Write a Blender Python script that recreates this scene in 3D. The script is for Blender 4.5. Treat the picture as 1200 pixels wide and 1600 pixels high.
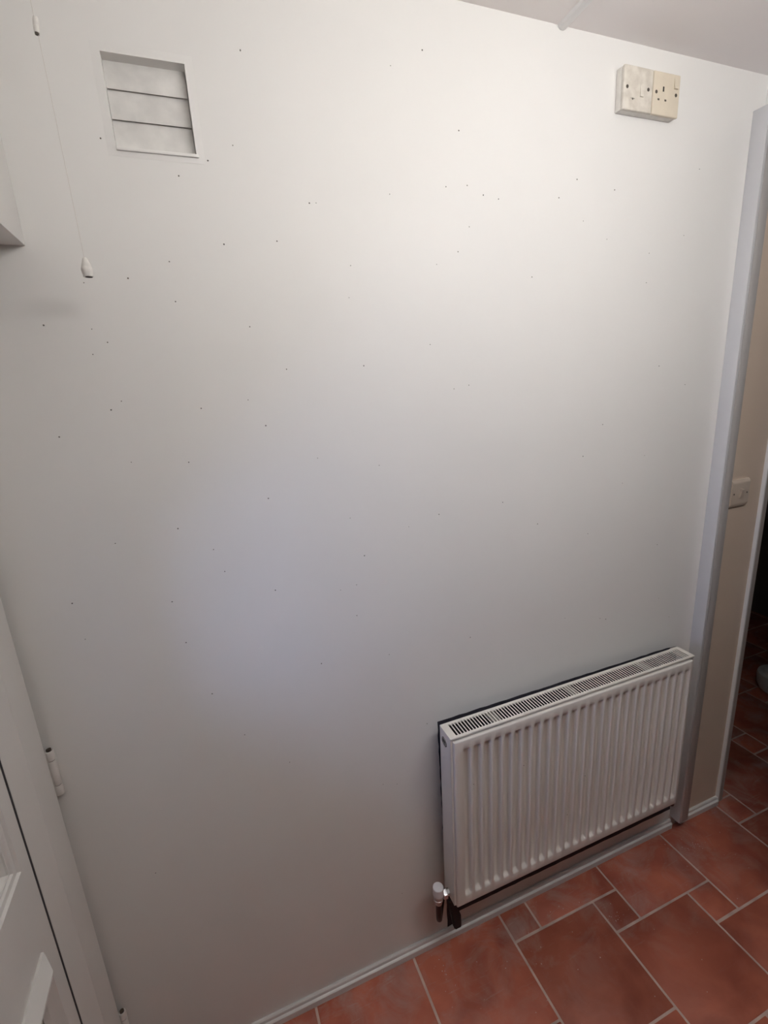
import bpy, bmesh, math, random
from mathutils import Vector, Matrix
random.seed(7)
for o in list(bpy.data.objects): bpy.data.objects.remove(o)
scn = bpy.context.scene
COL = scn.collection

# ------------------------------------------------------------ camera
cam_d = bpy.data.cameras.new('camera'); cam = bpy.data.objects.new('camera', cam_d); COL.objects.link(cam)
RIGHT = Vector((0.9298, -0.3638, -0.0563)); DOWN = Vector((-0.1448, -0.2207, -0.9645)); FWD = Vector((0.3385, 0.9050, -0.2578))
m3 = Matrix((RIGHT, -DOWN, -FWD)).transposed()
cam.matrix_world = Matrix.Translation((0, -1.0, 1.6657)) @ m3.to_4x4()
cam_d.sensor_fit = 'VERTICAL'; cam_d.sensor_height = 32.0; cam_d.lens = 756.64/1600*32.0
cam_d.clip_start = 0.01
scn.camera = cam

# ------------------------------------------------------------ world, lights, exposure
w = bpy.data.worlds.new('world'); scn.world = w; w.use_nodes = True
w.node_tree.nodes['Background'].inputs[0].default_value = (0.55, 0.68, 1.0, 1)
w.node_tree.nodes['Background'].inputs[1].default_value = 0.0
vs = scn.view_settings
vs.view_transform = 'Standard'; vs.look = 'None'; vs.gamma = 1.0; vs.use_curve_mapping = False
vs.exposure = 0.0
LAMP_Y, LAMP_Z, LAMP_X0, LAMP_X1 = -0.88, 2.175, 0.19, 1.27      # fluorescent batten along the ceiling
LAMP_R = 0.019; LAMP_E = 54.0; LAMP_COL = (1.0, 0.98, 0.955)
# daylight coming through the glazed upper half of the door in the left wall
ld = bpy.data.lights.new('door_daylight', 'AREA'); ld.shape = 'RECTANGLE'; ld.size = 0.30; ld.size_y = 0.42
ld.energy = 4.2; ld.color = (0.40, 0.52, 1.0)
lo = bpy.data.objects.new('door_daylight', ld); COL.objects.link(lo)
lo.location = (-0.62, -0.475, 1.20); lo.rotation_euler = (0, -math.pi/2, 0)

# ------------------------------------------------------------ materials
def mat(name, col, rough=0.5, metal=0.0, spec=0.5, var=0.0, scale=6.0, bump=0.0, bscale=80.0, col2=None):
    m = bpy.data.materials.new(name); m.use_nodes = True
    nt = m.node_tree; b = nt.nodes['Principled BSDF']
    b.inputs['Base Color'].default_value = (*col, 1); b.inputs['Roughness'].default_value = rough
    b.inputs['Metallic'].default_value = metal; b.inputs['Specular IOR Level'].default_value = spec
    tc = nt.nodes.new('ShaderNodeTexCoord')
    if var > 0:
        n = nt.nodes.new('ShaderNodeTexNoise'); n.inputs['Scale'].default_value = scale; n.inputs['Detail'].default_value = 5
        r = nt.nodes.new('ShaderNodeValToRGB'); r.color_ramp.elements[0].position = 0.35; r.color_ramp.elements[1].position = 0.65
        c2 = col2 or tuple(c*(1-var) for c in col)
        r.color_ramp.elements[0].color = (*c2, 1); r.color_ramp.elements[1].color = (*col, 1)
        nt.links.new(tc.outputs['Object'], n.inputs['Vector']); nt.links.new(n.outputs['Fac'], r.inputs['Fac'])
        nt.links.new(r.outputs['Color'], b.inputs['Base Color'])
    if bump > 0:
        n2 = nt.nodes.new('ShaderNodeTexNoise'); n2.inputs['Scale'].default_value = bscale; n2.inputs['Detail'].default_value = 4
        bp = nt.nodes.new('ShaderNodeBump'); bp.inputs['Strength'].default_value = bump; bp.inputs['Distance'].default_value = 0.003
        nt.links.new(tc.outputs['Object'], n2.inputs['Vector']); nt.links.new(n2.outputs['Fac'], bp.inputs['Height'])
        nt.links.new(bp.outputs['Normal'], b.inputs['Normal'])
    return m

WALL = mat('wall_paint', (0.80, 0.79, 0.765), 0.55, var=0.02, scale=3, bump=0.06, bscale=14)
CEIL = mat('ceiling_paint', (0.88, 0.84, 0.82), 0.7, var=0.02, scale=3, bump=0.05, bscale=20)
HALL = mat('hall_paint', (0.70, 0.575, 0.47), 0.6, var=0.03, scale=4, bump=0.06, bscale=20)
DARKROOM = mat('dark_room_shade', (0.10, 0.075, 0.06), 0.8, var=0.1, scale=4)  # dark wall colour stands for the lack of light in the far room
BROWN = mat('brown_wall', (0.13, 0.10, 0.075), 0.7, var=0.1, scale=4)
TRIMW = mat('white_gloss', (0.80, 0.79, 0.775), 0.35, var=0.02, scale=5, bump=0.03, bscale=25)
DOORW = mat('door_gloss', (0.70, 0.68, 0.65), 0.35, var=0.03, scale=5, bump=0.03, bscale=25)
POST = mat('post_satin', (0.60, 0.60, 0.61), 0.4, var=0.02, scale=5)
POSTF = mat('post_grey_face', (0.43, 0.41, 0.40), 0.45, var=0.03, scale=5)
JAMB = mat('jamb_satin', (0.46, 0.41, 0.385), 0.45, var=0.03, scale=6)
SKIRT = mat('skirting_gloss', (0.70, 0.68, 0.67), 0.35, var=0.04, scale=8)
RADW = mat('radiator_enamel', (0.75, 0.72, 0.68), 0.35, var=0.015, scale=4)
RADG = mat('grille_enamel', (0.80, 0.77, 0.70), 0.35, var=0.05, scale=12)
CLIP = mat('grille_clip_grey', (0.30, 0.285, 0.25), 0.5, var=0.1, scale=30)
DARKM = mat('radiator_inside', (0.035, 0.032, 0.03), 0.8, var=0.2, scale=20)  # near-black stands for the shade inside the radiator casing
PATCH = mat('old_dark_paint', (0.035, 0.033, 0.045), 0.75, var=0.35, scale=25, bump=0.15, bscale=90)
BLACK = mat('flat_black', (0.014, 0.013, 0.016), 0.6, var=0.2, scale=30)
COPPER = mat('dark_tarnished_pipe', (0.055, 0.035, 0.035), 0.35, metal=0.6, var=0.3, scale=40)
DULLC = mat('dull_nickel', (0.42, 0.41, 0.39), 0.45, metal=0.7, var=0.2, scale=120)
CHROME = mat('chrome', (0.62, 0.62, 0.64), 0.30, metal=1.0, var=0.05, scale=30)
CAPW = mat('white_plastic_cap', (0.78, 0.76, 0.80), 0.4, var=0.02, scale=20)
PLATE1 = mat('worn_plastic', (0.74, 0.70, 0.62), 0.45, var=0.22, scale=55, col2=(0.60, 0.555, 0.48))
PLATE2 = mat('cream_plastic', (0.70, 0.625, 0.50), 0.45, var=0.06, scale=40)
PLATEBOX = mat('box_plastic', (0.80, 0.77, 0.71), 0.5, var=0.10, scale=60)
HOLE = mat('dark_recess', (0.03, 0.024, 0.018), 0.8, var=0.2, scale=60)
SCREW = mat('dull_screw', (0.12, 0.105, 0.085), 0.45, metal=0.5, var=0.2, scale=200)
SWITCH = mat('hall_switch_plastic', (0.60, 0.51, 0.43), 0.35, var=0.02, scale=40)
FLAP = mat('vent_flap_paint', (0.79, 0.775, 0.745), 0.5, var=0.17, scale=24, bump=0.05, bscale=60)
VENTF = mat('vent_frame_paint', (0.80, 0.79, 0.765), 0.55, var=0.02, scale=20, bump=0.08, bscale=60)
SEAM = mat('vent_gap', (0.30, 0.28, 0.26), 0.8, var=0.2, scale=60)
CORD = mat('cord_cotton', (0.74, 0.71, 0.67), 0.8, var=0.05, scale=300)
KNOB = mat('painted_knob', (0.76, 0.74, 0.70), 0.5, var=0.10, scale=160)
SPECK = mat('speck', (0.16, 0.145, 0.13), 0.8, var=0.3, scale=40)
GROUT = mat('grout', (0.60, 0.45, 0.39), 0.9, var=0.30, scale=14, bump=0.3, bscale=120)
DUST = mat('plaster_dust', (0.62, 0.53, 0.48), 0.9, var=0.15, scale=200)
TUB = mat('pale_tub_plastic', (0.62, 0.60, 0.58), 0.4, var=0.05, scale=30)
BRASS = mat('hinge_paint', (0.68, 0.655, 0.62), 0.4, var=0.06, scale=60)
PINDARK = mat('hinge_pin_dark', (0.06, 0.04, 0.028), 0.6, metal=0.3, var=0.3, scale=80)  # dark brown tone of the hinge pin

def tile_mat(name, base, dark):
    m = bpy.data.materials.new(name); m.use_nodes = True; nt = m.node_tree; b = nt.nodes['Principled BSDF']
    N = nt.nodes.new; Lk = nt.links.new
    geo = N('ShaderNodeNewGeometry'); oi = N('ShaderNodeObjectInfo')
    n1 = N('ShaderNodeTexNoise'); n1.inputs['Scale'].default_value = 7; n1.inputs['Detail'].default_value = 4; n1.inputs['Distortion'].default_value = 0.6
    Lk(geo.outputs['Position'], n1.inputs['Vector'])
    r1 = N('ShaderNodeValToRGB'); r1.color_ramp.elements[0].position = 0.32; r1.color_ramp.elements[1].position = 0.68
    r1.color_ramp.elements[0].color = (*dark, 1); r1.color_ramp.elements[1].color = (*base, 1)
    Lk(n1.outputs['Fac'], r1.inputs['Fac'])
    # each tile fired to a slightly different shade
    hs = N('ShaderNodeHueSaturation')
    mr = N('ShaderNodeMapRange'); mr.inputs['To Min'].default_value = 0.78; mr.inputs['To Max'].default_value = 1.2
    Lk(oi.outputs['Random'], mr.inputs['Value']); Lk(mr.outputs['Result'], hs.inputs['Value']); Lk(r1.outputs['Color'], hs.inputs['Color'])
    # plaster-dust film: clouds and brushed streaks, heaviest in the strip along the wall
    n2 = N('ShaderNodeTexNoise'); n2.inputs['Scale'].default_value = 9; n2.inputs['Detail'].default_value = 8; n2.inputs['Roughness'].default_value = 0.65; n2.inputs['Distortion'].default_value = 0.8
    Lk(geo.outputs['Position'], n2.inputs['Vector'])
    r2 = N('ShaderNodeValToRGB'); r2.color_ramp.elements[0].position = 0.47; r2.color_ramp.elements[1].position = 0.85
    Lk(n2.outputs['Fac'], r2.inputs['Fac'])
    sx = N('ShaderNodeSeparateXYZ'); Lk(geo.outputs['Position'], sx.inputs['Vector'])
    edge = N('ShaderNodeMapRange'); edge.inputs['From Min'].default_value = -0.34; edge.inputs['From Max'].default_value = -0.05
    edge.inputs['To Min'].default_value = 0.10; edge.inputs['To Max'].default_value = 0.85
    Lk(sx.outputs['Y'], edge.inputs['Value'])
    mm = N('ShaderNodeMath'); mm.operation = 'MULTIPLY'; Lk(r2.outputs['Color'], mm.inputs[0]); Lk(edge.outputs['Result'], mm.inputs[1])
    # thin brushed scratches of dust
    mpn = N('ShaderNodeMapping'); mpn.inputs['Rotation'].default_value = (0, 0, 0.25); mpn.inputs['Scale'].default_value = (5, 60, 1)
    Lk(geo.outputs['Position'], mpn.inputs['Vector'])
    n3 = N('ShaderNodeTexNoise'); n3.inputs['Scale'].default_value = 2.2; n3.inputs['Detail'].default_value = 3; n3.inputs['Distortion'].default_value = 1.2; Lk(mpn.outputs['Vector'], n3.inputs['Vector'])
    r3 = N('ShaderNodeValToRGB'); r3.color_ramp.elements[0].position = 0.62; r3.color_ramp.elements[1].position = 0.74; r3.color_ramp.elements[1].color = (0.7, 0.7, 0.7, 1)
    Lk(n3.outputs['Fac'], r3.inputs['Fac'])
    m0 = N('ShaderNodeMath'); m0.operation = 'MULTIPLY'; Lk(r3.outputs['Color'], m0.inputs[0]); Lk(n2.outputs['Fac'], m0.inputs[1])
    m1 = N('ShaderNodeMath'); m1.operation = 'MULTIPLY_ADD'; Lk(m0.outputs['Value'], m1.inputs[0]); Lk(edge.outputs['Result'], m1.inputs[1]); Lk(mm.outputs['Value'], m1.inputs[2]); mm = m1
    mx = N('ShaderNodeMixRGB'); mx.inputs['Color2'].default_value = (0.42, 0.33, 0.30, 1)
    Lk(mm.outputs['Value'], mx.inputs['Fac']); Lk(hs.outputs['Color'], mx.inputs['Color1'])
    Lk(mx.outputs['Color'], b.inputs['Base Color'])
    b.inputs['Roughness'].default_value = 0.42; b.inputs['Specular IOR Level'].default_value = 0.4
    bp = N('ShaderNodeBump'); bp.inputs['Strength'].default_value = 0.25; bp.inputs['Distance'].default_value = 0.002
    Lk(n1.outputs['Fac'], bp.inputs['Height']); Lk(bp.outputs['Normal'], b.inputs['Normal'])
    return m
TILE = tile_mat('terracotta', (0.43, 0.130, 0.080), (0.27, 0.072, 0.046))

def emit_mat(name, col, e):
    m = bpy.data.materials.new(name); m.use_nodes = True; b = m.node_tree.nodes['Principled BSDF']
    b.inputs['Base Color'].default_value = (0.9, 0.88, 0.84, 1)
    b.inputs['Emission Color'].default_value = (*col, 1); b.inputs['Emission Strength'].default_value = e
    return m
GLOBE = emit_mat('lit_opal_glass', LAMP_COL, LAMP_E)
def glass_mat():
    m = bpy.data.materials.new('door_glass'); m.use_nodes = True; nt = m.node_tree
    nt.nodes.remove(nt.nodes['Principled BSDF'])
    t = nt.nodes.new('ShaderNodeBsdfTransparent'); t.inputs[0].default_value = (0.93, 0.96, 0.97, 1)
    g = nt.nodes.new('ShaderNodeBsdfGlossy'); g.inputs['Roughness'].default_value = 0.05
    f = nt.nodes.new('ShaderNodeFresnel'); f.inputs['IOR'].default_value = 1.45
    x = nt.nodes.new('ShaderNodeMixShader')
    nt.links.new(f.outputs[0], x.inputs[0]); nt.links.new(t.outputs[0], x.inputs[1]); nt.links.new(g.outputs[0], x.inputs[2])
    nt.links.new(x.outputs[0], nt.nodes['Material Output'].inputs[0])
    return m
GLASS = glass_mat()

# ------------------------------------------------------------ mesh helpers
def box(bm, x0, x1, y0, y1, z0, z1, bev=0.0, seg=2):
    t = bmesh.new()
    vs_ = [t.verts.new((x, y, z)) for x in (x0, x1) for y in (y0, y1) for z in (z0, z1)]
    for f in ((0,1,3,2), (4,6,7,5), (0,4,5,1), (2,3,7,6), (0,2,6,4), (1,5,7,3)): t.faces.new([vs_[i] for i in f])
    bmesh.ops.recalc_face_normals(t, faces=t.faces)
    if bev > 0: bmesh.ops.bevel(t, geom=list(t.edges), offset=bev, segments=seg, affect='EDGES', profile=0.5)
    merge(bm, t)
def merge(bm, t):
    me = bpy.data.meshes.new('tmp'); t.to_mesh(me); t.free(); bm.from_mesh(me); bpy.data.meshes.remove(me)
def lathe(bm, prof, M=None, n=24):
    """prof: (radius, height) pairs turned round local Z, then moved by M"""
    t = bmesh.new(); M = M or Matrix.Identity(4); rings = []
    for r, h in prof:
        if r < 1e-6: rings.append([t.verts.new((0, 0, h))])
        else: rings.append([t.verts.new((r*math.cos(2*math.pi*i/n), r*math.sin(2*math.pi*i/n), h)) for i in range(n)])
    for a, b in zip(rings, rings[1:]):
        for i in range(n):
            j = (i+1) % n
            if len(a) == 1 and len(b) > 1: t.faces.new((a[0], b[j], b[i]))
            elif len(b) == 1 and len(a) > 1: t.faces.new((a[i], a[j], b[0]))
            elif len(a) > 1: t.faces.new((a[i], a[j], b[j], b[i]))
    bmesh.ops.recalc_face_normals(t, faces=t.faces)
    t.transform(M); merge(bm, t)
def axis(p, d):
    """matrix taking local Z to direction d at p"""
    return Matrix.Translation(p) @ Vector((0, 0, 1)).rotation_difference(Vector(d)).to_matrix().to_4x4()
def tube(bm, pts, r, n=12):
    t = bmesh.new(); pts = [Vector(p) for p in pts]; rings = []; up = None
    for i, p in enumerate(pts):
        d = (pts[min(i+1, len(pts)-1)] - pts[max(i-1, 0)]).normalized()
        if up is None: up = d.orthogonal().normalized()
        up = (up - d*up.dot(d)).normalized(); s = d.cross(up)
        rings.append([t.verts.new(p + (up*math.cos(2*math.pi*k/n) + s*math.sin(2*math.pi*k/n))*r) for k in range(n)])
    for a, b in zip(rings, rings[1:]):
        for k in range(n): t.faces.new((a[k], a[(k+1) % n], b[(k+1) % n], b[k]))
    t.faces.new(rings[0]); t.faces.new(rings[-1])
    bmesh.ops.recalc_face_normals(t, faces=t.faces); merge(bm, t)
def prism(bm, prof, a, b, fn):
    """closed profile of (p,q) pairs swept from a to b; fn(p,q,t) -> xyz"""
    t = bmesh.new(); A = [t.verts.new(fn(p, q, a)) for p, q in prof]; B = [t.verts.new(fn(p, q, b)) for p, q in prof]
    n = len(prof)
    for i in range(n): t.faces.new((A[i], A[(i+1) % n], B[(i+1) % n], B[i]))
    t.faces.new(A); t.faces.new(B)
    bmesh.ops.recalc_face_normals(t, faces=t.faces); merge(bm, t)
def mitred(bm, prof, corners, fn):
    """closed (w,h) profile run round a rectangle with mitred corners; w is inset from the outer edge, h is height; fn(u,v,h)"""
    (u0, v0), (u1, v1) = corners
    t = bmesh.new(); R = []
    for w_, h in prof:
        R.append([t.verts.new(fn(*c, h)) for c in ((u0+w_, v0+w_), (u1-w_, v0+w_), (u1-w_, v1-w_), (u0+w_, v1-w_))])
    n = len(prof)
    for i in range(n):
        a, b = R[i], R[(i+1) % n]
        for k in range(4): t.faces.new((a[k], a[(k+1) % 4], b[(k+1) % 4], b[k]))
    bmesh.ops.recalc_face_normals(t, faces=t.faces); merge(bm, t)
def link(name, bm, m, parent=None, smooth=False, angle=35):
    """one mesh object; its origin stays at its parent's origin, all coordinates are world ones"""
    me = bpy.data.meshes.new(name)
    if parent is not None: bm.transform(parent_world(parent).inverted())
    bm.to_mesh(me); bm.free()
    for mm in (m if isinstance(m, (list, tuple)) else [m]): me.materials.append(mm)
    if smooth:
        for p in me.polygons: p.use_smooth = True
        try: me.set_sharp_from_angle(angle=math.radians(angle))
        except Exception: pass
    o = bpy.data.objects.new(name, me); COL.objects.link(o)
    if parent is not None: o.parent = parent
    return o
def parent_world(o):
    M = o.matrix_basis.copy()
    while o.parent is not None: o = o.parent; M = o.matrix_basis @ M
    return M
def B(): return bmesh.new()
def struct(o): o['kind'] = 'structure'; return o
def thing(name, label, cat, loc):
    o = bpy.data.objects.new(name, None); COL.objects.link(o); o.location = loc; o.empty_display_size = 0.05
    o['label'] = label; o['category'] = cat; return o
def sempty(name, loc):
    o = bpy.data.objects.new(name, None); COL.objects.link(o); o.location = loc; o.empty_display_size = 0.05
    o['kind'] = 'structure'; return o

# ------------------------------------------------------------ room shell
CZ = 2.361
VX0, VX1, VZ0, VZ1 = -0.0530, 0.0710, 2.0580, 2.1875       # hole for the vent
b = B()
box(b, -0.50, VX0, 0, 0.12, 0, CZ); box(b, VX1, 1.4843, 0, 0.12, 0, CZ)
box(b, VX0, VX1, 0, 0.12, 0, VZ0); box(b, VX0, VX1, 0, 0.12, VZ1, CZ); box(b, VX0, VX1, 0.05, 0.12, VZ0, VZ1)
wall_back = struct(link('wall_back', b, WALL))
b = B(); box(b, 1.4843, 1.705, 0, 0.12, 0, CZ); box(b, 1.705, 2.62, 0, 0.12, 2.03, CZ); box(b, 2.62, 3.5, 0, 0.12, 0, CZ)
wall_hall = struct(link('wall_hall', b, HALL))
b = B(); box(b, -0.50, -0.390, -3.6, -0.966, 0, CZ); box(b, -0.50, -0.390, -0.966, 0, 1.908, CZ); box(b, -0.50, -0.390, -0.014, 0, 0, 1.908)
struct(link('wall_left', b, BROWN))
b = B(); box(b, 1.484, 1.53, -3.6, -0.365, 0, CZ); struct(link('wall_right_blocker', b, BROWN))  # unseen end run towards the post, shaped to keep lamplight off the hall
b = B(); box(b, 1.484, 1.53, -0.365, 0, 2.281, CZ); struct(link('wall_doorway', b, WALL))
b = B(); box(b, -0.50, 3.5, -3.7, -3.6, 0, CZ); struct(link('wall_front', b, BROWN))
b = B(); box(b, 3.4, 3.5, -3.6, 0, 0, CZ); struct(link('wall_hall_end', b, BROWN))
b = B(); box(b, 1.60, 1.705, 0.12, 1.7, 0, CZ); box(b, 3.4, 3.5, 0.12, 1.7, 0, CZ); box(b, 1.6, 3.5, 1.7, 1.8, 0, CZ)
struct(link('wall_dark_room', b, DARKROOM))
b = B(); box(b, -0.50, 3.5, -3.7, 1.8, CZ, CZ+0.1); ceiling = struct(link('ceiling', b, CEIL))
b = B(); box(b, -0.50, 3.5, -3.7, 1.8, -0.08, -0.0014); floor = struct(link('floor', b, GROUT))

# floor tiles: large 300 mm and small 100 mm tiles, pinwheel pattern, each one an object
def tile_mesh(s, g, k):
    rr = random.Random(k); t = B(); h = s/2 - g/2
    box(t, -h, h, -h, h, -0.012, 0.0, 0.0022, 2)
    for v in t.verts:
        v.co.x += rr.uniform(-1, 1)*0.0006; v.co.y += rr.uniform(-1, 1)*0.0006
    me = bpy.data.meshes.new('floor_tile'); t.to_mesh(me); t.free(); me.materials.append(TILE)
    for p in me.polygons: p.use_smooth = True
    me.set_sharp_from_angle(angle=math.radians(50)); return me
big = [tile_mesh(0.30, 0.0064, k) for k in range(4)]; small = [tile_mesh(0.10, 0.0064, 10+k) for k in range(4)]
rt = random.Random(3)
def put_tile(me, cx, cy, s):
    inside = (cy - s/2 < -0.004 and -0.46 < cx + s/2 and cx - s/2 < 3.38 and cy + s/2 > -3.59) or (cx + s/2 > 1.70 and cx - s/2 < 3.38 and cy + s/2 > 0 and cy - s/2 < 1.69)
    if not inside: return
    o = bpy.data.objects.new('floor_tile', me); COL.objects.link(o); o.parent = floor
    o.location = (cx, cy, rt.uniform(-0.0004, 0.0)); o.rotation_euler = (0, 0, rt.choice((0, 1, 2, 3))*math.pi/2)
for i in range(-16, 17):
    for j in range(-16, 17):
        x0 = 0.6795 + 0.2996*i + 0.0999*j; y0 = -0.1005 - 0.0999*i + 0.2996*j
        put_tile(big[(i*3+j) % 4], x0 + 0.15, y0 - 0.15, 0.30)
        put_tile(small[(i+j*3) % 4], x0 + 0.05, y0 + 0.05, 0.10)
# crumbs of plaster lying on the tiles
b = B(); rd = random.Random(11)
crumbs = [(0.8351,-0.073),(0.8787,-0.0815),(0.8195,-0.0767),(0.9391,-0.0864),(1.4062,-0.0842),(1.4662,-0.1165),(1.1564,-0.0807),(1.5395,-0.2262),(1.0887,-0.239),(1.0855,-0.4099),(0.4289,-0.0603),(0.5465,-0.0988),(0.6144,-0.1457),(0.7425,-0.1418),(0.8023,-0.2303),(0.7027,-0.1716)]
crumbs += [(1.445+rd.gauss(0, 0.02), -0.10+rd.gauss(0, 0.012)) for _ in range(16)] + [(1.0+rd.gauss(0, 0.02), -0.165+rd.gauss(0, 0.012)) for _ in range(14)]
crumbs += [(0.44+rd.gauss(0, 0.012), -0.11+rd.gauss(0, 0.04)) for _ in range(12)] + [(rd.uniform(0.4, 1.7), rd.uniform(-0.4, -0.03)) for _ in range(45)]
for x, y in crumbs:
    r = rd.uniform(0.0005, 0.0014); lathe(b, [(0, 0), (r, 0), (r*0.7, r*0.8), (0, r)], Matrix.Translation((x, y, 0.0002)), 6)
o = link('plaster_crumbs', b, DUST, floor); o['kind'] = 'stuff'

# specks on the back wall
SPECKS=[(0.164,2.220),(0.037,2.025),(-0.073,2.069),(0.097,1.922),(0.193,1.931),(0.261,1.998),(0.274,1.999),(0.001,1.891),(-0.069,1.863),(0.001,1.826),(-0.208,1.789),(-0.139,1.782),(-0.119,1.760),(-0.145,1.741),(0.125,1.782),(0.186,1.702),(0.326,1.834),(0.334,1.893),(-0.115,1.660),(-0.134,1.646),(0.017,1.638),(0.105,1.648),(-0.222,1.606),(-0.118,1.550),(-0.020,1.539),(0.232,1.520),(0.120,1.448),(0.088,2.052),(0.133,2.079),(-0.137,1.855),(0.133,1.596),(0.348,1.702),(0.369,1.489),(0.583,2.148),(0.551,2.046),(0.601,2.052),(0.425,2.024),(0.640,2.037),(0.678,2.032),(0.887,2.085),(0.999,2.072),(1.270,2.137),(0.605,1.975),(0.910,2.002),(0.984,1.967),(1.237,1.986),(1.123,1.941),(0.577,1.926),(0.525,1.900),(0.769,1.880),(1.121,1.873),(0.504,1.740),(1.190,1.667),(1.295,1.613),(0.561,1.643),(0.600,1.649),(1.005,1.526),(1.164,1.427),(0.944,1.448),(1.089,1.357),(0.694,1.358),(0.514,1.354),(0.434,1.336),(0.803,1.284),(0.975,1.228),(1.246,1.148),(1.274,0.966),(0.908,0.985),(1.039,0.953),(1.062,0.945),(1.328,0.889),(0.596,1.005),(0.838,2.045),(-0.059,1.412),(-0.171,1.401),(-0.000,1.358),(0.015,1.307),(0.121,1.448),(0.293,1.379),(-0.093,1.263),(-0.081,1.168),(-0.262,1.298),(-0.255,1.221),(0.112,1.244),(0.257,1.213),(0.296,1.218),(0.291,1.141),(0.196,1.040),(0.366,1.017),(-0.048,1.035),(0.005,0.911),(0.096,0.801),(-0.228,0.624),(0.327,0.642),(0.366,0.627),(0.361,0.245),(0.461,0.784),(0.320,1.285),(0.164,2.221),(0.439,2.237),(0.506,2.271)]
b = B(); rs = random.Random(5)
for x, z in SPECKS:
    r = rs.uniform(0.0008, 0.0015); lathe(b, [(r, 0.0), (r*0.8, 0.0006), (0, 0.0008)], axis((x, 0.0, z), (0, -1, 0)), 7)
o = link('paint_specks', b, SPECK, wall_back); o['kind'] = 'stuff'
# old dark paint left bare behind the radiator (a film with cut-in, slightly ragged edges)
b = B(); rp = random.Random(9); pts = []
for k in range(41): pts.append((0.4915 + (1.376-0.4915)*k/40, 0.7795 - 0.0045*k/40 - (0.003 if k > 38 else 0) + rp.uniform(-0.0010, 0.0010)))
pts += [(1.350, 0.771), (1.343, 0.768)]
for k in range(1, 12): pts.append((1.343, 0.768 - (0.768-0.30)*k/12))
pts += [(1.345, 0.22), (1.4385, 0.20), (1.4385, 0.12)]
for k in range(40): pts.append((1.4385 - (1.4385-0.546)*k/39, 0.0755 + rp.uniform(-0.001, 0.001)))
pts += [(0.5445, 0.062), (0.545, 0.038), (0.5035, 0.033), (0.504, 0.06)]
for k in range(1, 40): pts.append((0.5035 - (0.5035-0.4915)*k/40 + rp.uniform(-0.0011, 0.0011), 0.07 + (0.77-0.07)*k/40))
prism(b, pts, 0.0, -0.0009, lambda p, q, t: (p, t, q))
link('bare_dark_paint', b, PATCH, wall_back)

# ------------------------------------------------------------ skirting and trims
SK = [(0, 0), (-0.0155, 0), (-0.0155, 0.019), (-0.0125, 0.0215), (-0.0095, 0.0225), (-0.0095, 0.0265), (-0.0085, 0.031), (-0.0055, 0.0335), (-0.002, 0.0325), (0, 0.031)]
b = B(); prism(b, SK, -0.36, 1.440, lambda p, q, t: (t, p, q)); struct(link('baseboard_back', b, SKIRT, None, True, 30))
b = B(); prism(b, SK, 1.4845, 1.6885, lambda p, q, t: (t, p, q)); struct(link('baseboard_hall', b, TRIMW, None, True, 30))
# doorway lining between the room and the hall: white post with a head
t1 = sempty('trim_1', (1.44, 0, 0))
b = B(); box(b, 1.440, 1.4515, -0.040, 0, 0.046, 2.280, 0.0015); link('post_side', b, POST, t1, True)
b = B(); box(b, 1.4515, 1.4845, -0.0400, 0, 0.046, 2.280, 0.0012); link('post_edge', b, POSTF, t1, True)  # front face made darker by colour; the lamp alone leaves it bright
b = B(); box(b, 1.440, 1.530, -0.365, -0.0402, 2.240, 2.280, 0.0015); link('head', b, POST, t1, True)
# architrave of the dark doorway beyond
t2 = sempty('trim_2', (1.7, 0, 0))
b = B()
prism(b, [(1.6890, 0), (1.6890, -0.008), (1.6905, -0.0110), (1.6940, -0.0120), (1.6975, -0.0105), (1.6992, -0.007), (1.700, 0)], 0.0, 2.06, lambda p, q, t: (p, q, t))
link('bead', b, TRIMW, t2, True, 40)
b = B(); prism(b, [(1.6995, 0.005), (1.6995, -0.006), (1.7235, -0.006), (1.7265, -0.003), (1.7265, 0.12), (1.705, 0.12), (1.705, 0.005)], 0.0, 2.06, lambda p, q, t: (p, q, t))
link('jamb', b, JAMB, t2, True, 30)
b = B(); box(b, 1.7265, 2.62, -0.006, 0.12, 2.03, 2.06, 0.001); link('head', b, JAMB, t2)
# cover strip along the ceiling joint
b = B(); prism(b, [(0.821, CZ), (0.823, CZ-0.006), (0.8275, CZ-0.0085), (0.835, CZ-0.0085), (0.8395, CZ-0.006), (0.8415, CZ)], -1.6, -0.001, lambda p, q, t: (p + (-t)*(-0.055), t, q))
struct(link('trim_3', b, TRIMW, None, True, 40))

# ------------------------------------------------------------ glazed door in the left wall
d1 = sempty('door_1', (-0.375, -0.5, 0))
FX = -0.361
b = B()
prism(b, [(-0.47, -0.0140), (FX-0.002, -0.0140), (FX, -0.016), (FX, -0.0945), (FX-0.0012, -0.0965), (-0.3735, -0.1445), (-0.47, -0.1445)], 0, 1.905, lambda p, q, t: (p, q, t))
prism(b, [(-0.47, -0.965), (FX, -0.965), (FX, -0.862), (-0.3735, -0.857), (-0.3735, -0.815), (-0.47, -0.815)], 0, 1.905, lambda p, q, t: (p, q, t))
box(b, -0.47, FX, -0.815, -0.1445, 1.862, 1.905)
link('door_frame', b, DOORW, d1, True, 30)
b = B(); box(b, -0.412, -0.3742, -0.1530, -0.1443, 0.008, 1.857); link('gap_strip', b, BLACK, d1)  # added black strip so the gap beside the leaf reads dark
LX = -0.3735; LB = -0.414                         # faces of the leaf
leaf = B()
G = (-0.700, -0.222, 0.952, 1.400)              # upper opening: y0 y1 z0 z1, a low panel with the glass above it
GZ = 1.03
P = (-0.690, -0.232, 0.24, 0.735)               # lower panel opening
Y0, Y1, Z0, Z1 = -0.810, -0.1528, 0.008, 1.857
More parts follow.
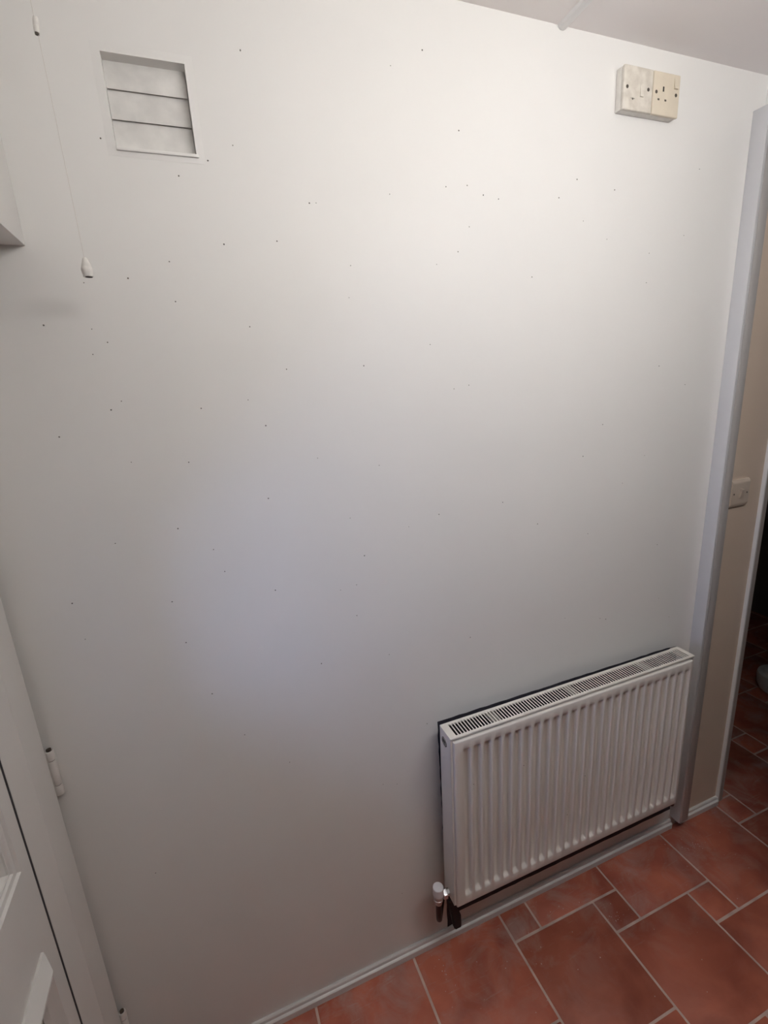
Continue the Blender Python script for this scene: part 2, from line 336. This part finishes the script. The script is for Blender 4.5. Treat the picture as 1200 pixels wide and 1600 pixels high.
box(leaf, LB, LX, G[1], Y1, Z0, Z1); box(leaf, LB, LX, Y0, G[0], Z0, Z1)
box(leaf, LB, LX, G[0], G[1], G[3], Z1); box(leaf, LB, LX, G[0], G[1], P[3], G[2]); box(leaf, LB, LX, G[0], G[1], Z0, P[2])
box(leaf, LB, LX, G[0], P[0], P[2], P[3]); box(leaf, LB, LX, P[1], G[1], P[2], P[3])
lf = link('door_leaf', leaf, DOORW, d1)
b = B(); mitred(b, [(-0.030, -0.002), (-0.030, 0.004), (-0.024, 0.008), (-0.018, 0.008), (-0.016, 0.003), (-0.006, 0.003), (-0.003, 0.0), (0.0, -0.003), (0.003, -0.010), (0.014, -0.012), (0.014, -0.021), (0.0, -0.021)],
        ((G[0], G[2]), (G[1], G[3])), lambda u, v, h: (LX+h, u, v)); link('glazing_bead', b, DOORW, lf, True, 25)
b = B(); box(b, LX-0.028, LX-0.024, G[0]+0.002, G[1]-0.002, GZ+0.02, G[3]-0.002); link('glass_pane', b, GLASS, lf)
b = B(); box(b, LX-0.036, LX-0.0165, G[0]+0.001, G[1]-0.001, G[2]+0.001, GZ); box(b, LX-0.034, LX-0.006, G[0]+0.001, G[1]-0.001, GZ, GZ+0.022, 0.002); link('apron_panel', b, DOORW, lf)
b = B(); mitred(b, [(-0.026, 0), (-0.026, 0.004), (-0.022, 0.007), (-0.004, 0.019), (0.001, 0.019), (0.006, 0.010), (0.012, 0.004), (0.014, -0.006), (0.0, -0.006), (0, 0)],
        ((P[0], P[2]), (P[1], P[3])), lambda u, v, h: (LX+h, u, v)); link('panel_moulding', b, DOORW, lf, True, 25)
b = B(); box(b, LB+0.012, LX-0.012, P[0]-0.004, P[1]+0.004, P[2]-0.004, P[3]+0.004); link('panel', b, DOORW, lf)
b = B(); lathe(b, [(0.004, 0), (0.024, 0), (0.024, 0.004), (0.010, 0.008), (0.009, 0.03), (0.022, 0.036), (0.027, 0.05), (0.020, 0.062), (0, 0.066)], axis((LX, -0.765, 0.95), (1, 0, 0)), 20)
link('door_knob', b, CHROME, lf, True, 40)
def hinge(zc):
    h = B(); x, y = FX+0.0005, -0.0075
    box(h, FX-0.0035, FX+0.0006, -0.0145, -0.0130, zc-0.052, zc+0.052)
    ho = link('hinge', h, BRASS, d1)
    for a, c, m_ in ((0.0295, 0.050, BRASS), (-0.0280, 0.0280, BRASS), (-0.052, -0.0295, BRASS)):
        k = B(); lathe(k, [(0, a), (0.0070, a), (0.0074, a+0.0008), (0.0074, c-0.0008), (0.0070, c), (0.0048, c), (0.0048, c-0.002), (0, c-0.002)], Matrix.Translation((x+0.004, y, zc)), 16)
        link('knuckle', k, m_, ho, True, 40)
    k = B(); lathe(k, [(0, -0.0530), (0.0062, -0.0530), (0.0062, 0.0485), (0.0046, 0.0490), (0.0046, 0.0535), (0, 0.0535)], Matrix.Translation((x+0.004, y, zc)), 12)
    link('hinge_pin', k, PINDARK, ho, True, 40)
hinge(0.958); hinge(0.228); hinge(1.66)

# white boxed-in cupboard high on the left, above the door
cu = thing('wall_cupboard', 'white painted cupboard boxed in high above the door in the left corner', 'cupboard', (-0.30, -0.45, 1.908))
b = B(); box(b, -0.390, -0.2086, -0.95, -0.0005, 1.908, CZ-0.0005, 0.0012); link('carcass', b, WALL, cu, True)

# ------------------------------------------------------------ wall vent with three flaps
ve = thing('wall_vent', 'square white painted vent with three flaps, recessed high in the back wall', 'vent', (0.009, 0, 2.058))
b = B(); mitred(b, [(-0.0125, 0), (-0.0125, -0.0003), (-0.006, -0.0014), (0.0004, -0.0020), (0.0004, 0.030), (-0.0, 0.030), (0, 0)], ((VX0, VZ0), (VX1, VZ1)), lambda u, v, h: (u, h, v))
box(b, VX0+0.001, VX1+0.003, -0.0050, 0.012, VZ0-0.0045, VZ0+0.0005, 0.0012)
link('vent_frame', b, VENTF, ve, True, 40)
b = B(); box(b, VX0+0.0003, VX1-0.0003, 0.034, 0.0495, VZ0+0.0003, VZ1-0.0003); link('duct_back', b, SEAM, ve)
zs = [2.1680, 2.1395, 2.0985, 2.0590]
tops = [(2.1872, 2.1468), (2.1515, 2.1046), (2.1095, 2.0592)]
for k, (zt, zb) in enumerate(tops):
    f = B(); n = 10
    t = B(); rows = []
    for side in (0, 1):
        for i in range(n+1):
            s = i/n; z = zt + (zb-zt)*s
            y = 0.0205 - 0.0062*s - 0.0010*math.sin(math.pi*s) + (0.0022 if side else 0)
            if s > 0.93 and not side: y += 0.0008
            rows.append([t.verts.new((xx, y, z)) for xx in (VX0+0.0007, VX0+0.0020, VX1-0.0030, VX1-0.0012)])
    m_ = n+1
    for base, flip in ((0, 0), (m_, 1)):
        for i in range(n):
            for c in range(3): t.faces.new((rows[base+i][c], rows[base+i][c+1], rows[base+i+1][c+1], rows[base+i+1][c]))
    for i in range(n):
        for c in (0, 3): t.faces.new((rows[i][c], rows[i+1][c], rows[m_+i+1][c], rows[m_+i][c]))
    for c in range(3):
        for i in (0, n): t.faces.new((rows[i][c], rows[i][c+1], rows[m_+i][c+1], rows[m_+i][c]))
    bmesh.ops.recalc_face_normals(t, faces=t.faces); merge(f, t)
    link('flap', f, FLAP, ve, True, 40)

# ------------------------------------------------------------ old switch and socket, painted over, top right
SX0, SXM, SX1, SZ0, SZ1, SY = 0.9845, 1.0705, 1.1530, 2.2220, 2.3055, -0.0235
so = thing('power_socket', 'paint-splashed cream switch and socket pair on one box, high on wall near ceiling', 'socket', (1.068, 0, 2.222))
b = B(); box(b, SX0+0.0005, SX1-0.0005, -0.0165, 0, SZ0+0.0005, SZ1-0.0005, 0.002); link('back_box', b, PLATEBOX, so, True)
def plate(x0, x1, m_, nm):
    p = B(); box(p, x0, x1, SY, -0.0162, SZ0, SZ1, 0.0022, 3); return link(nm, p, m_, so, True, 40)
def screw(parent, x, z, y=SY, r=0.0031):
    s = B(); lathe(s, [(r+0.0005, -0.0004), (r+0.0005, 0.0004), (r, 0.0005), (r-0.0007, 0.0003), (0, 0.0003)], axis((x, y, z), (0, -1, 0)), 14)
    box(s, x-r*0.8, x+r*0.8, y-0.0007, y+0.0001, z-0.0004, z+0.0004); link('screw', s, SCREW, parent)
def cv(x, z): return x*0.9775/0.955, 1.6657 + (z-1.6657)*1.0225
sp = plate(SX0, SXM-0.0008, PLATE1, 'switch_plate')
for x, z in ((0.9716, 2.2514), (1.0321, 2.2529)): screw(sp, *cv(x, z))
x, z = cv(1.0125, 2.2490)
b = B(); prism(b, [(SY+0.001, z-0.0125), (SY-0.0026, z-0.0125), (SY-0.0002, z+0.0125), (SY+0.001, z+0.0125)], x-0.0042, x+0.0052, lambda p, q, t: (t, p, q)); link('rocker', b, PLATE1, sp)
x, z = cv(0.9888, 2.2310); b = B(); lathe(b, [(0.0022, 0.0), (0.0016, 0.0007), (0, 0.0008)], axis((x, SY, z), (0, -1, 0)), 10); box(b, x-0.006, x+0.006, SY-0.0003, SY+0.001, z+0.0005, z+0.0011); link('flex_outlet', b, SCREW, sp)
kp = plate(SXM+0.0008, SX1, PLATE2, 'socket_plate')
for x, z in ((1.0559, 2.2523), (1.1153, 2.2525)): screw(kp, *cv(x, z))
b = B(); x, z = cv(1.0766, 2.2595); box(b, x-0.0021, x+0.0021, SY-0.0003, SY+0.003, z-0.0048, z+0.0048); link('earth_slot', b, HOLE, kp)
for x, z in ((1.0638, 2.2390), (1.0846, 2.2391)):
    x, z = cv(x, z); b = B(); box(b, x-0.0028, x+0.0028, SY-0.0003, SY+0.003, z-0.0018, z+0.0018); link('pin_slot', b, SCREW, kp)
x, z = cv(1.1122, 2.2745)
b = B(); prism(b, [(SY+0.001, z-0.0115), (SY-0.0042, z-0.0115), (SY-0.0005, z+0.0115), (SY+0.001, z+0.0115)], x-0.0055, x+0.0055, lambda p, q, t: (t, p, q)); link('rocker', b, PLATE2, kp)

# ------------------------------------------------------------ light switch in the hall
hs = thing('light_switch', 'single-rocker cream light switch on the beige wall beyond the white post', 'switch', (1.575, 0, 1.220))
b = B(); prism(b, [(0, 1.2200), (-0.0060, 1.2205), (-0.0105, 1.2290), (-0.0110, 1.2350), (-0.0110, 1.2960), (-0.0105, 1.3010), (-0.0060, 1.3080), (0, 1.3085)], 1.5330, 1.6180, lambda p, q, t: (t, p, q))
bmesh.ops.bevel(b, geom=[e for e in b.edges if abs(e.verts[0].co.x-e.verts[1].co.x) < 1e-6], offset=0.002, segments=2, affect='EDGES')
hp = link('switch_plate', b, SWITCH, hs, True, 40)
b = B(); prism(b, [(-0.010, 1.2500), (-0.0150, 1.2500), (-0.0195, 1.2760), (-0.0190, 1.2775), (-0.010, 1.2785)], 1.5700, 1.5830, lambda p, q, t: (t, p, q)); link('rocker', b, SWITCH, hp)
for x in (1.546, 1.606): screw(hp, x, 1.2640, -0.0110, 0.0024)

# ------------------------------------------------------------ pull cord
pc = thing('pull_cord', 'thin white pull cord hanging from the ceiling in front of the vent corner', 'pull cord', (-0.119, -0.10, 1.85))
KX, KY = -0.1162, -0.10
b = B(); tube(b, [(KX, KY, 1.868), (KX-0.0008, KY, 1.96), (KX-0.0016, KY, 2.05), (KX-0.0026, KY, 2.147)], 0.00042, 8); tube(b, [(KX-0.0035, KY, 2.160), (KX-0.0045, KY, 2.25), (KX-0.0050, KY, CZ-0.02)], 0.00042, 8); link('cord', b, CORD, pc, True, 60)
b = B(); lathe(b, [(0, 1.8705), (0.0022, 1.8705), (0.0034, 1.8690), (0.0052, 1.8635), (0.0068, 1.8590), (0.0072, 1.8570), (0.0078, 1.8562), (0.0080, 1.8530), (0.0072, 1.8490), (0.0066, 1.8462), (0.0070, 1.8452), (0.0066, 1.8442), (0.0, 1.8446)], Matrix.Translation((KX+0.0004, KY, 0)), 24); kn = link('knob', b, KNOB, pc, True, 40)
b = B(); lathe(b, [(0, 1.8448), (0.0050, 1.8446), (0.0050, 1.8438), (0, 1.8436)], Matrix.Translation((KX+0.0012, KY, 0)), 16); link('knob_hole', b, HOLE, kn)
b = B(); lathe(b, [(0, -0.0095), (0.0032, -0.0085), (0.0038, -0.004), (0.0038, 0.005), (0.0028, 0.0090), (0, 0.0095)], Matrix.Translation((KX-0.0030, KY, 2.1535)) @ Matrix.Rotation(0.10, 4, 'Y'), 16); co = link('cord_connector', b, KNOB, pc, True, 40)
b = B(); lathe(b, [(0, -0.0108), (0.0026, -0.0108), (0.0026, -0.0086), (0, -0.0086)], Matrix.Translation((KX-0.0030, KY, 2.1535)) @ Matrix.Rotation(0.10, 4, 'Y'), 12); link('connector_end', b, SCREW, co)
b = B(); lathe(b, [(0, -0.024), (0.012, -0.022), (0.020, -0.010), (0.040, -0.006), (0.042, 0.0), (0, 0.0)], Matrix.Translation((KX-0.005, KY, CZ)), 24); link('ceiling_switch', b, TRIMW, pc, True, 40)

# ------------------------------------------------------------ radiator
RX0, RX1, RZ0, RZ1, RYB, RYF = 0.4805, 1.3340, 0.2440, 0.7990, -0.0350, -0.0925
ra = thing('radiator', 'white fluted panel radiator mounted low on the back wall beside the post', 'radiator', ((RX0+RX1)/2, 0, RZ0))
# front panel: 26 pressed vertical flutes
PX0, PX1, PZ0, PZ1, PYF, PYB = 0.4875, 1.3245, 0.2425, 0.7868, -0.0985, -0.0800
PITCH = 0.03122; FIRST = 0.5232; NF = 26; DEPTH = 0.0110
def sstep(a, c, v): s = max(0.0, min(1.0, (v-a)/(c-a))); return s*s*(3-2*s)
def fl(x):
    k = round((x-FIRST)/PITCH)
    if k < 0 or k >= NF: return 0.0
    u = abs(x - (FIRST + k*PITCH)); return 1.0 - sstep(0.0062, 0.0118, u)
def fz(z): return sstep(0.2705, 0.2850, z)*(1.0 - sstep(0.7480, 0.7620, z))
xs = [PX0, PX0+0.0008, PX0+0.002, PX0+0.004]
for k in range(NF):
    c = FIRST + k*PITCH
    for d in (-0.0120, -0.0105, -0.0090, -0.0075, -0.0060, 0.0, 0.0060, 0.0075, 0.0090, 0.0105, 0.0120): xs.append(c+d)
xs = sorted(xs) + [PX1-0.004, PX1-0.002, PX1-0.0008, PX1]
zs = [PZ0, PZ0+0.0008, PZ0+0.002, PZ0+0.0045, 0.2700, 0.2735, 0.2770, 0.2805, 0.2850, 0.40, 0.52, 0.64, 0.7480, 0.7510, 0.7545, 0.7580, 0.7625, PZ1-0.0045, PZ1-0.002, PZ1-0.0008, PZ1]
def rim(v, a, c):
    d = min(v-a, c-v); R = 0.0045
    return 0.0 if d >= R else R - math.sqrt(max(0.0, R*R-(R-d)**2))
t = B(); g = [[t.verts.new((x, PYF + DEPTH*fl(x)*fz(z) + max(rim(x, PX0, PX1), rim(z, PZ0, PZ1)), z)) for z in zs] for x in xs]
for i in range(len(xs)-1):
    for j in range(len(zs)-1): t.faces.new((g[i][j], g[i+1][j], g[i+1][j+1], g[i][j+1]))
ring = [g[i][0] for i in range(len(xs))] + [g[-1][j] for j in range(1, len(zs))] + [g[i][-1] for i in range(len(xs)-2, -1, -1)] + [g[0][j] for j in range(len(zs)-2, 0, -1)]
back = [t.verts.new((v.co.x, PYB, v.co.z)) for v in ring]
n = len(ring)
for i in range(n): t.faces.new((ring[i], back[i], back[(i+1) % n], ring[(i+1) % n]))
t.faces.new(back); bmesh.ops.recalc_face_normals(t, faces=t.faces)
fp = link('front_panel', t, RADW, ra, True, 50)
b = B()
for x, z in ((0.5428, 0.6414), (0.7081, 0.6272), (0.8697, 0.3870), (0.9296, 0.5041)):
    y = PYF + DEPTH*fl(x)*fz(z); lathe(b, [(0.0013, 0), (0.0010, 0.0006), (0, 0.0007)], axis((x, y, z), (0, -1, 0)), 7)
o = link('paint_specks', b, SPECK, fp); o['kind'] = 'stuff'
# side panels, left with a round hole for the air vent plug
b = B(); HY, HZ, HR = -0.0585, 0.7650, 0.0135
ya, yb, za, zb = RYF, RYB, RZ0+0.004, RZ1-0.002
outer = []
for k in range(32):
    a = 2*math.pi*k/32; c, s = math.cos(a), math.sin(a)
    ty = ((yb if c > 0 else ya)-HY)/c if abs(c) > 1e-6 else 1e9; tz = ((zb if s > 0 else za)-HZ)/s if abs(s) > 1e-6 else 1e9
    outer.append((c, s, min(ty, tz)))
t = B()
for xo in (RX0, RX0+0.0012):
    A = [t.verts.new((xo, HY+c*HR, HZ+s*HR)) for c, s, _ in outer]; O = [t.verts.new((xo, HY+c*r, HZ+s*r)) for c, s, r in outer]
    for k in range(32): t.faces.new((A[k], A[(k+1) % 32], O[(k+1) % 32], O[k]))
    # corner fill
    for cy, cz in ((ya, za), (ya, zb), (yb, za), (yb, zb)):
        best = sorted(O, key=lambda v: (v.co.y-cy)**2 + (v.co.z-cz)**2)
        cand = [v for v in O]
        for k in range(32):
            p, q = O[k], O[(k+1) % 32]
            on = lambda v: (abs(v.co.y-ya) < 1e-5, abs(v.co.y-yb) < 1e-5, abs(v.co.z-za) < 1e-5, abs(v.co.z-zb) < 1e-5)
            op, oq = on(p), on(q)
            if not any(i and j for i, j in zip(op, oq)):
                ccy = ya if (op[0] or oq[0]) else yb; ccz = za if (op[2] or oq[2]) else zb
                if (ccy, ccz) == (cy, cz): t.faces.new((p, t.verts.new((xo, cy, cz)), q))
bmesh.ops.recalc_face_normals(t, faces=t.faces); merge(b, t)
box(b, RX0, RX0+0.006, RYF, RYF+0.0012, za, zb); box(b, RX0, RX0+0.006, RYB-0.0012, RYB, za, zb)
sl = link('side_panel', b, RADW, ra)
b = B(); box(b, RX1-0.0012, RX1, RYF, RYB, za, zb, 0.0004); link('side_panel', b, RADW, ra)
b = B(); lathe(b, [(0, 0.009), (0.0125, 0.009), (0.0125, 0.0005), (0.0118, -0.0012), (0.0085, -0.0012), (0.0080, 0.0005), (0.0080, 0.0030), (0.0045, 0.0030), (0.0045, 0.0060), (0, 0.0060)], axis((RX0, HY+0.0004, HZ+0.001), (1, 0, 0)), 24)
vp = link('vent_plug', b, DULLC, ra, True, 40)
b = B(); lathe(b, [(0, 0.0032), (0.0052, 0.0032), (0.0052, 0.0005), (0.0035, 0.0), (0, 0.001)], axis((RX0, HY+0.0004, HZ+0.001), (1, 0, 0)), 6); link('bleed_screw', b, SCREW, vp)
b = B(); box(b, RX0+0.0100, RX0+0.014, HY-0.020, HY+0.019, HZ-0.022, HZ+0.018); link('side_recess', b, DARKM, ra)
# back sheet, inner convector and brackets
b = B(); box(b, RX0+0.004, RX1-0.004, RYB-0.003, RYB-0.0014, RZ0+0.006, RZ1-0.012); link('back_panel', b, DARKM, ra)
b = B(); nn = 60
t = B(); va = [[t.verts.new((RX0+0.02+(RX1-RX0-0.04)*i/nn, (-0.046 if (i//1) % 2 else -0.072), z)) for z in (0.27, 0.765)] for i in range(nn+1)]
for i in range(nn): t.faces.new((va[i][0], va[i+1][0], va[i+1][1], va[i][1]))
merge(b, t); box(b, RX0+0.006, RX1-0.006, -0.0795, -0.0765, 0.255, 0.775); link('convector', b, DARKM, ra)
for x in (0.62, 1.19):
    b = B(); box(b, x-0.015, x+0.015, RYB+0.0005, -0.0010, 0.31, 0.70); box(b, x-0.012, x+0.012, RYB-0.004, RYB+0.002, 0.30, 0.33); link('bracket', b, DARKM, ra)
# top grille: frame with rolled edges, and the bars between its slots
b = B(); SY0, SY1 = -0.0860, -0.0440; SXA, SXB = 0.4985, 1.3215
box(b, RX0-0.0005, RX1+0.0008, RYF-0.0020, SY0, RZ1-0.006, RZ1, 0.0018); box(b, RX0-0.0005, RX1+0.0005, SY1, RYB+0.0006, RZ1-0.006, RZ1, 0.0018)
box(b, RX0-0.0005, SXA, SY0-0.001, SY1+0.001, RZ1-0.0030, RZ1-0.0002); box(b, SXB, RX1+0.0005, SY0-0.001, SY1+0.001, RZ1-0.0030, RZ1-0.0002)
tg = link('top_grille', b, RADG, ra, True, 40)
b = B(); NS = 92; sp_ = (SXB-SXA)/NS
for k in range(NS+1):
    x = SXA + k*sp_; box(b, x-0.0014, x+0.0014, SY0-0.001, SY1+0.001, RZ1-0.0014, RZ1-0.0004)
o = link('grille_bars', b, RADG, tg); o['kind'] = 'stuff'
for x in (0.6255, 0.884, 1.157, 1.312):
    b = B(); box(b, x-0.013, x+0.013, SY0+0.001, SY1-0.001, RZ1-0.0075, RZ1-0.0035); link('grille_clip', b, CLIP, tg)
# valve at the bottom left corner
VXc, VYc = 0.4475, -0.0600
b = B(); tube(b, [(VXc, VYc, 0.262), (VXc, VYc, 0.200), (VXc, VYc, 0.178), (VXc+0.003, VYc+0.006, 0.166), (VXc+0.014, VYc+0.022, 0.160), (VXc+0.030, VYc+0.045, 0.158), (VXc+0.040, -0.001, 0.158)], 0.0085, 14)
va_ = link('valve', b, COPPER, ra, True, 50); va_['label'] = 'dark valve body and bent pipe under a white cap'
b = B(); lathe(b, [(0, 0.2960), (0.0135, 0.2960), (0.0150, 0.2945), (0.0152, 0.2700), (0.0140, 0.2690), (0, 0.2690)], Matrix.Translation((VXc, VYc, 0)), 28); link('valve_cap', b, CAPW, va_, True, 40)
b = B(); lathe(b, [(0, 0.2695), (0.0115, 0.2695), (0.0118, 0.2550), (0.0132, 0.2540), (0.0132, 0.2490), (0.0105, 0.2475), (0.0100, 0.2360), (0, 0.2360)], Matrix.Translation((VXc, VYc, 0)), 24); link('valve_collar', b, CHROME, va_, True, 40)
b = B(); lathe(b, [(0, 0), (0.0085, 0), (0.0085, 0.012), (0.0135, 0.0125), (0.0145, 0.014), (0.0145, 0.0235), (0.0135, 0.025), (0.0100, 0.0255), (0.0100, 0.033), (0, 0.033)], axis((VXc, VYc, 0.262), (1, 0, 0)), 6); link('union_nut', b, CHROME, va_, True, 20)
b = B(); prism(b, [(0.478, 0.235), (0.496, 0.240), (0.5010, 0.200), (0.5140, 0.165), (0.5150, 0.118), (0.4930, 0.118), (0.4850, 0.165)], -0.052, -0.070, lambda p, q, t: (p, t, q))
bmesh.ops.bevel(b, geom=list(b.edges), offset=0.0025, segments=2, affect='EDGES'); link('pipe_wrap', b, BLACK, ra, True, 50)
# lockshield at the right end
b = B(); tube(b, [(RX1+0.024, VYc, 0.262), (RX1+0.024, VYc, 0.190), (RX1+0.024, -0.035, 0.170), (RX1+0.024, -0.002, 0.165)], 0.0085, 12); vb = link('valve', b, COPPER, ra, True, 50)
b = B(); lathe(b, [(0, 0.3020), (0.0090, 0.3010), (0.0110, 0.2980), (0.0115, 0.2700), (0, 0.2690)], Matrix.Translation((RX1+0.024, VYc, 0)), 20); link('valve_cap', b, CAPW, vb, True, 40)
b = B(); lathe(b, [(0, -0.026), (0.0095, -0.026), (0.0095, -0.012), (0.0135, -0.011), (0.0135, 0.0), (0, 0.0)], axis((RX1+0.026, VYc, 0.262), (1, 0, 0)), 6); link('union_nut', b, COPPER, vb, True, 20)

# ------------------------------------------------------------ pale tub on the floor of the dark room
tb = thing('plastic_tub', 'pale round lidded tub on dark tiles beyond the far doorway', 'tub', (2.62, 0.33, 0))
b = B(); lathe(b, [(0, 0.0), (0.050, 0.0), (0.078, 0.012), (0.092, 0.040), (0.095, 0.085), (0.092, 0.100), (0, 0.100)], Matrix.Translation((2.62, 0.33, 0)), 36); link('body', b, TUB, tb, True, 40)
b = B(); lathe(b, [(0, 0.100), (0.070, 0.100), (0.068, 0.112), (0.030, 0.118), (0, 0.118)], Matrix.Translation((2.62, 0.33, 0)), 36); link('lid', b, TUB, tb, True, 40)

# ------------------------------------------------------------ the lamp
LXC = (LAMP_X0+LAMP_X1)/2
la = thing('ceiling_lamp', 'long fluorescent tube fitting running across the ceiling of the room', 'lamp', (LXC, LAMP_Y, CZ))
b = B(); lathe(b, [(0, 0), (LAMP_R-0.002, 0), (LAMP_R, 0.002), (LAMP_R, LAMP_X1-LAMP_X0-0.002), (LAMP_R-0.002, LAMP_X1-LAMP_X0), (0, LAMP_X1-LAMP_X0)], axis((LAMP_X0, LAMP_Y, LAMP_Z), (1, 0, 0)), 24); link('tube', b, GLOBE, la, True, 60)
b = B(); box(b, LAMP_X0-0.03, LAMP_X1+0.03, LAMP_Y-0.024, LAMP_Y+0.024, LAMP_Z+0.095, CZ-0.0005, 0.004); link('batten', b, TRIMW, la, True, 40)
for x in (LAMP_X0-0.012, LAMP_X1+0.012):
    b = B(); box(b, x-0.011, x+0.011, LAMP_Y-0.016, LAMP_Y+0.016, LAMP_Z-0.022, LAMP_Z+0.096, 0.003); link('lamp_holder', b, TRIMW, la, True, 40)
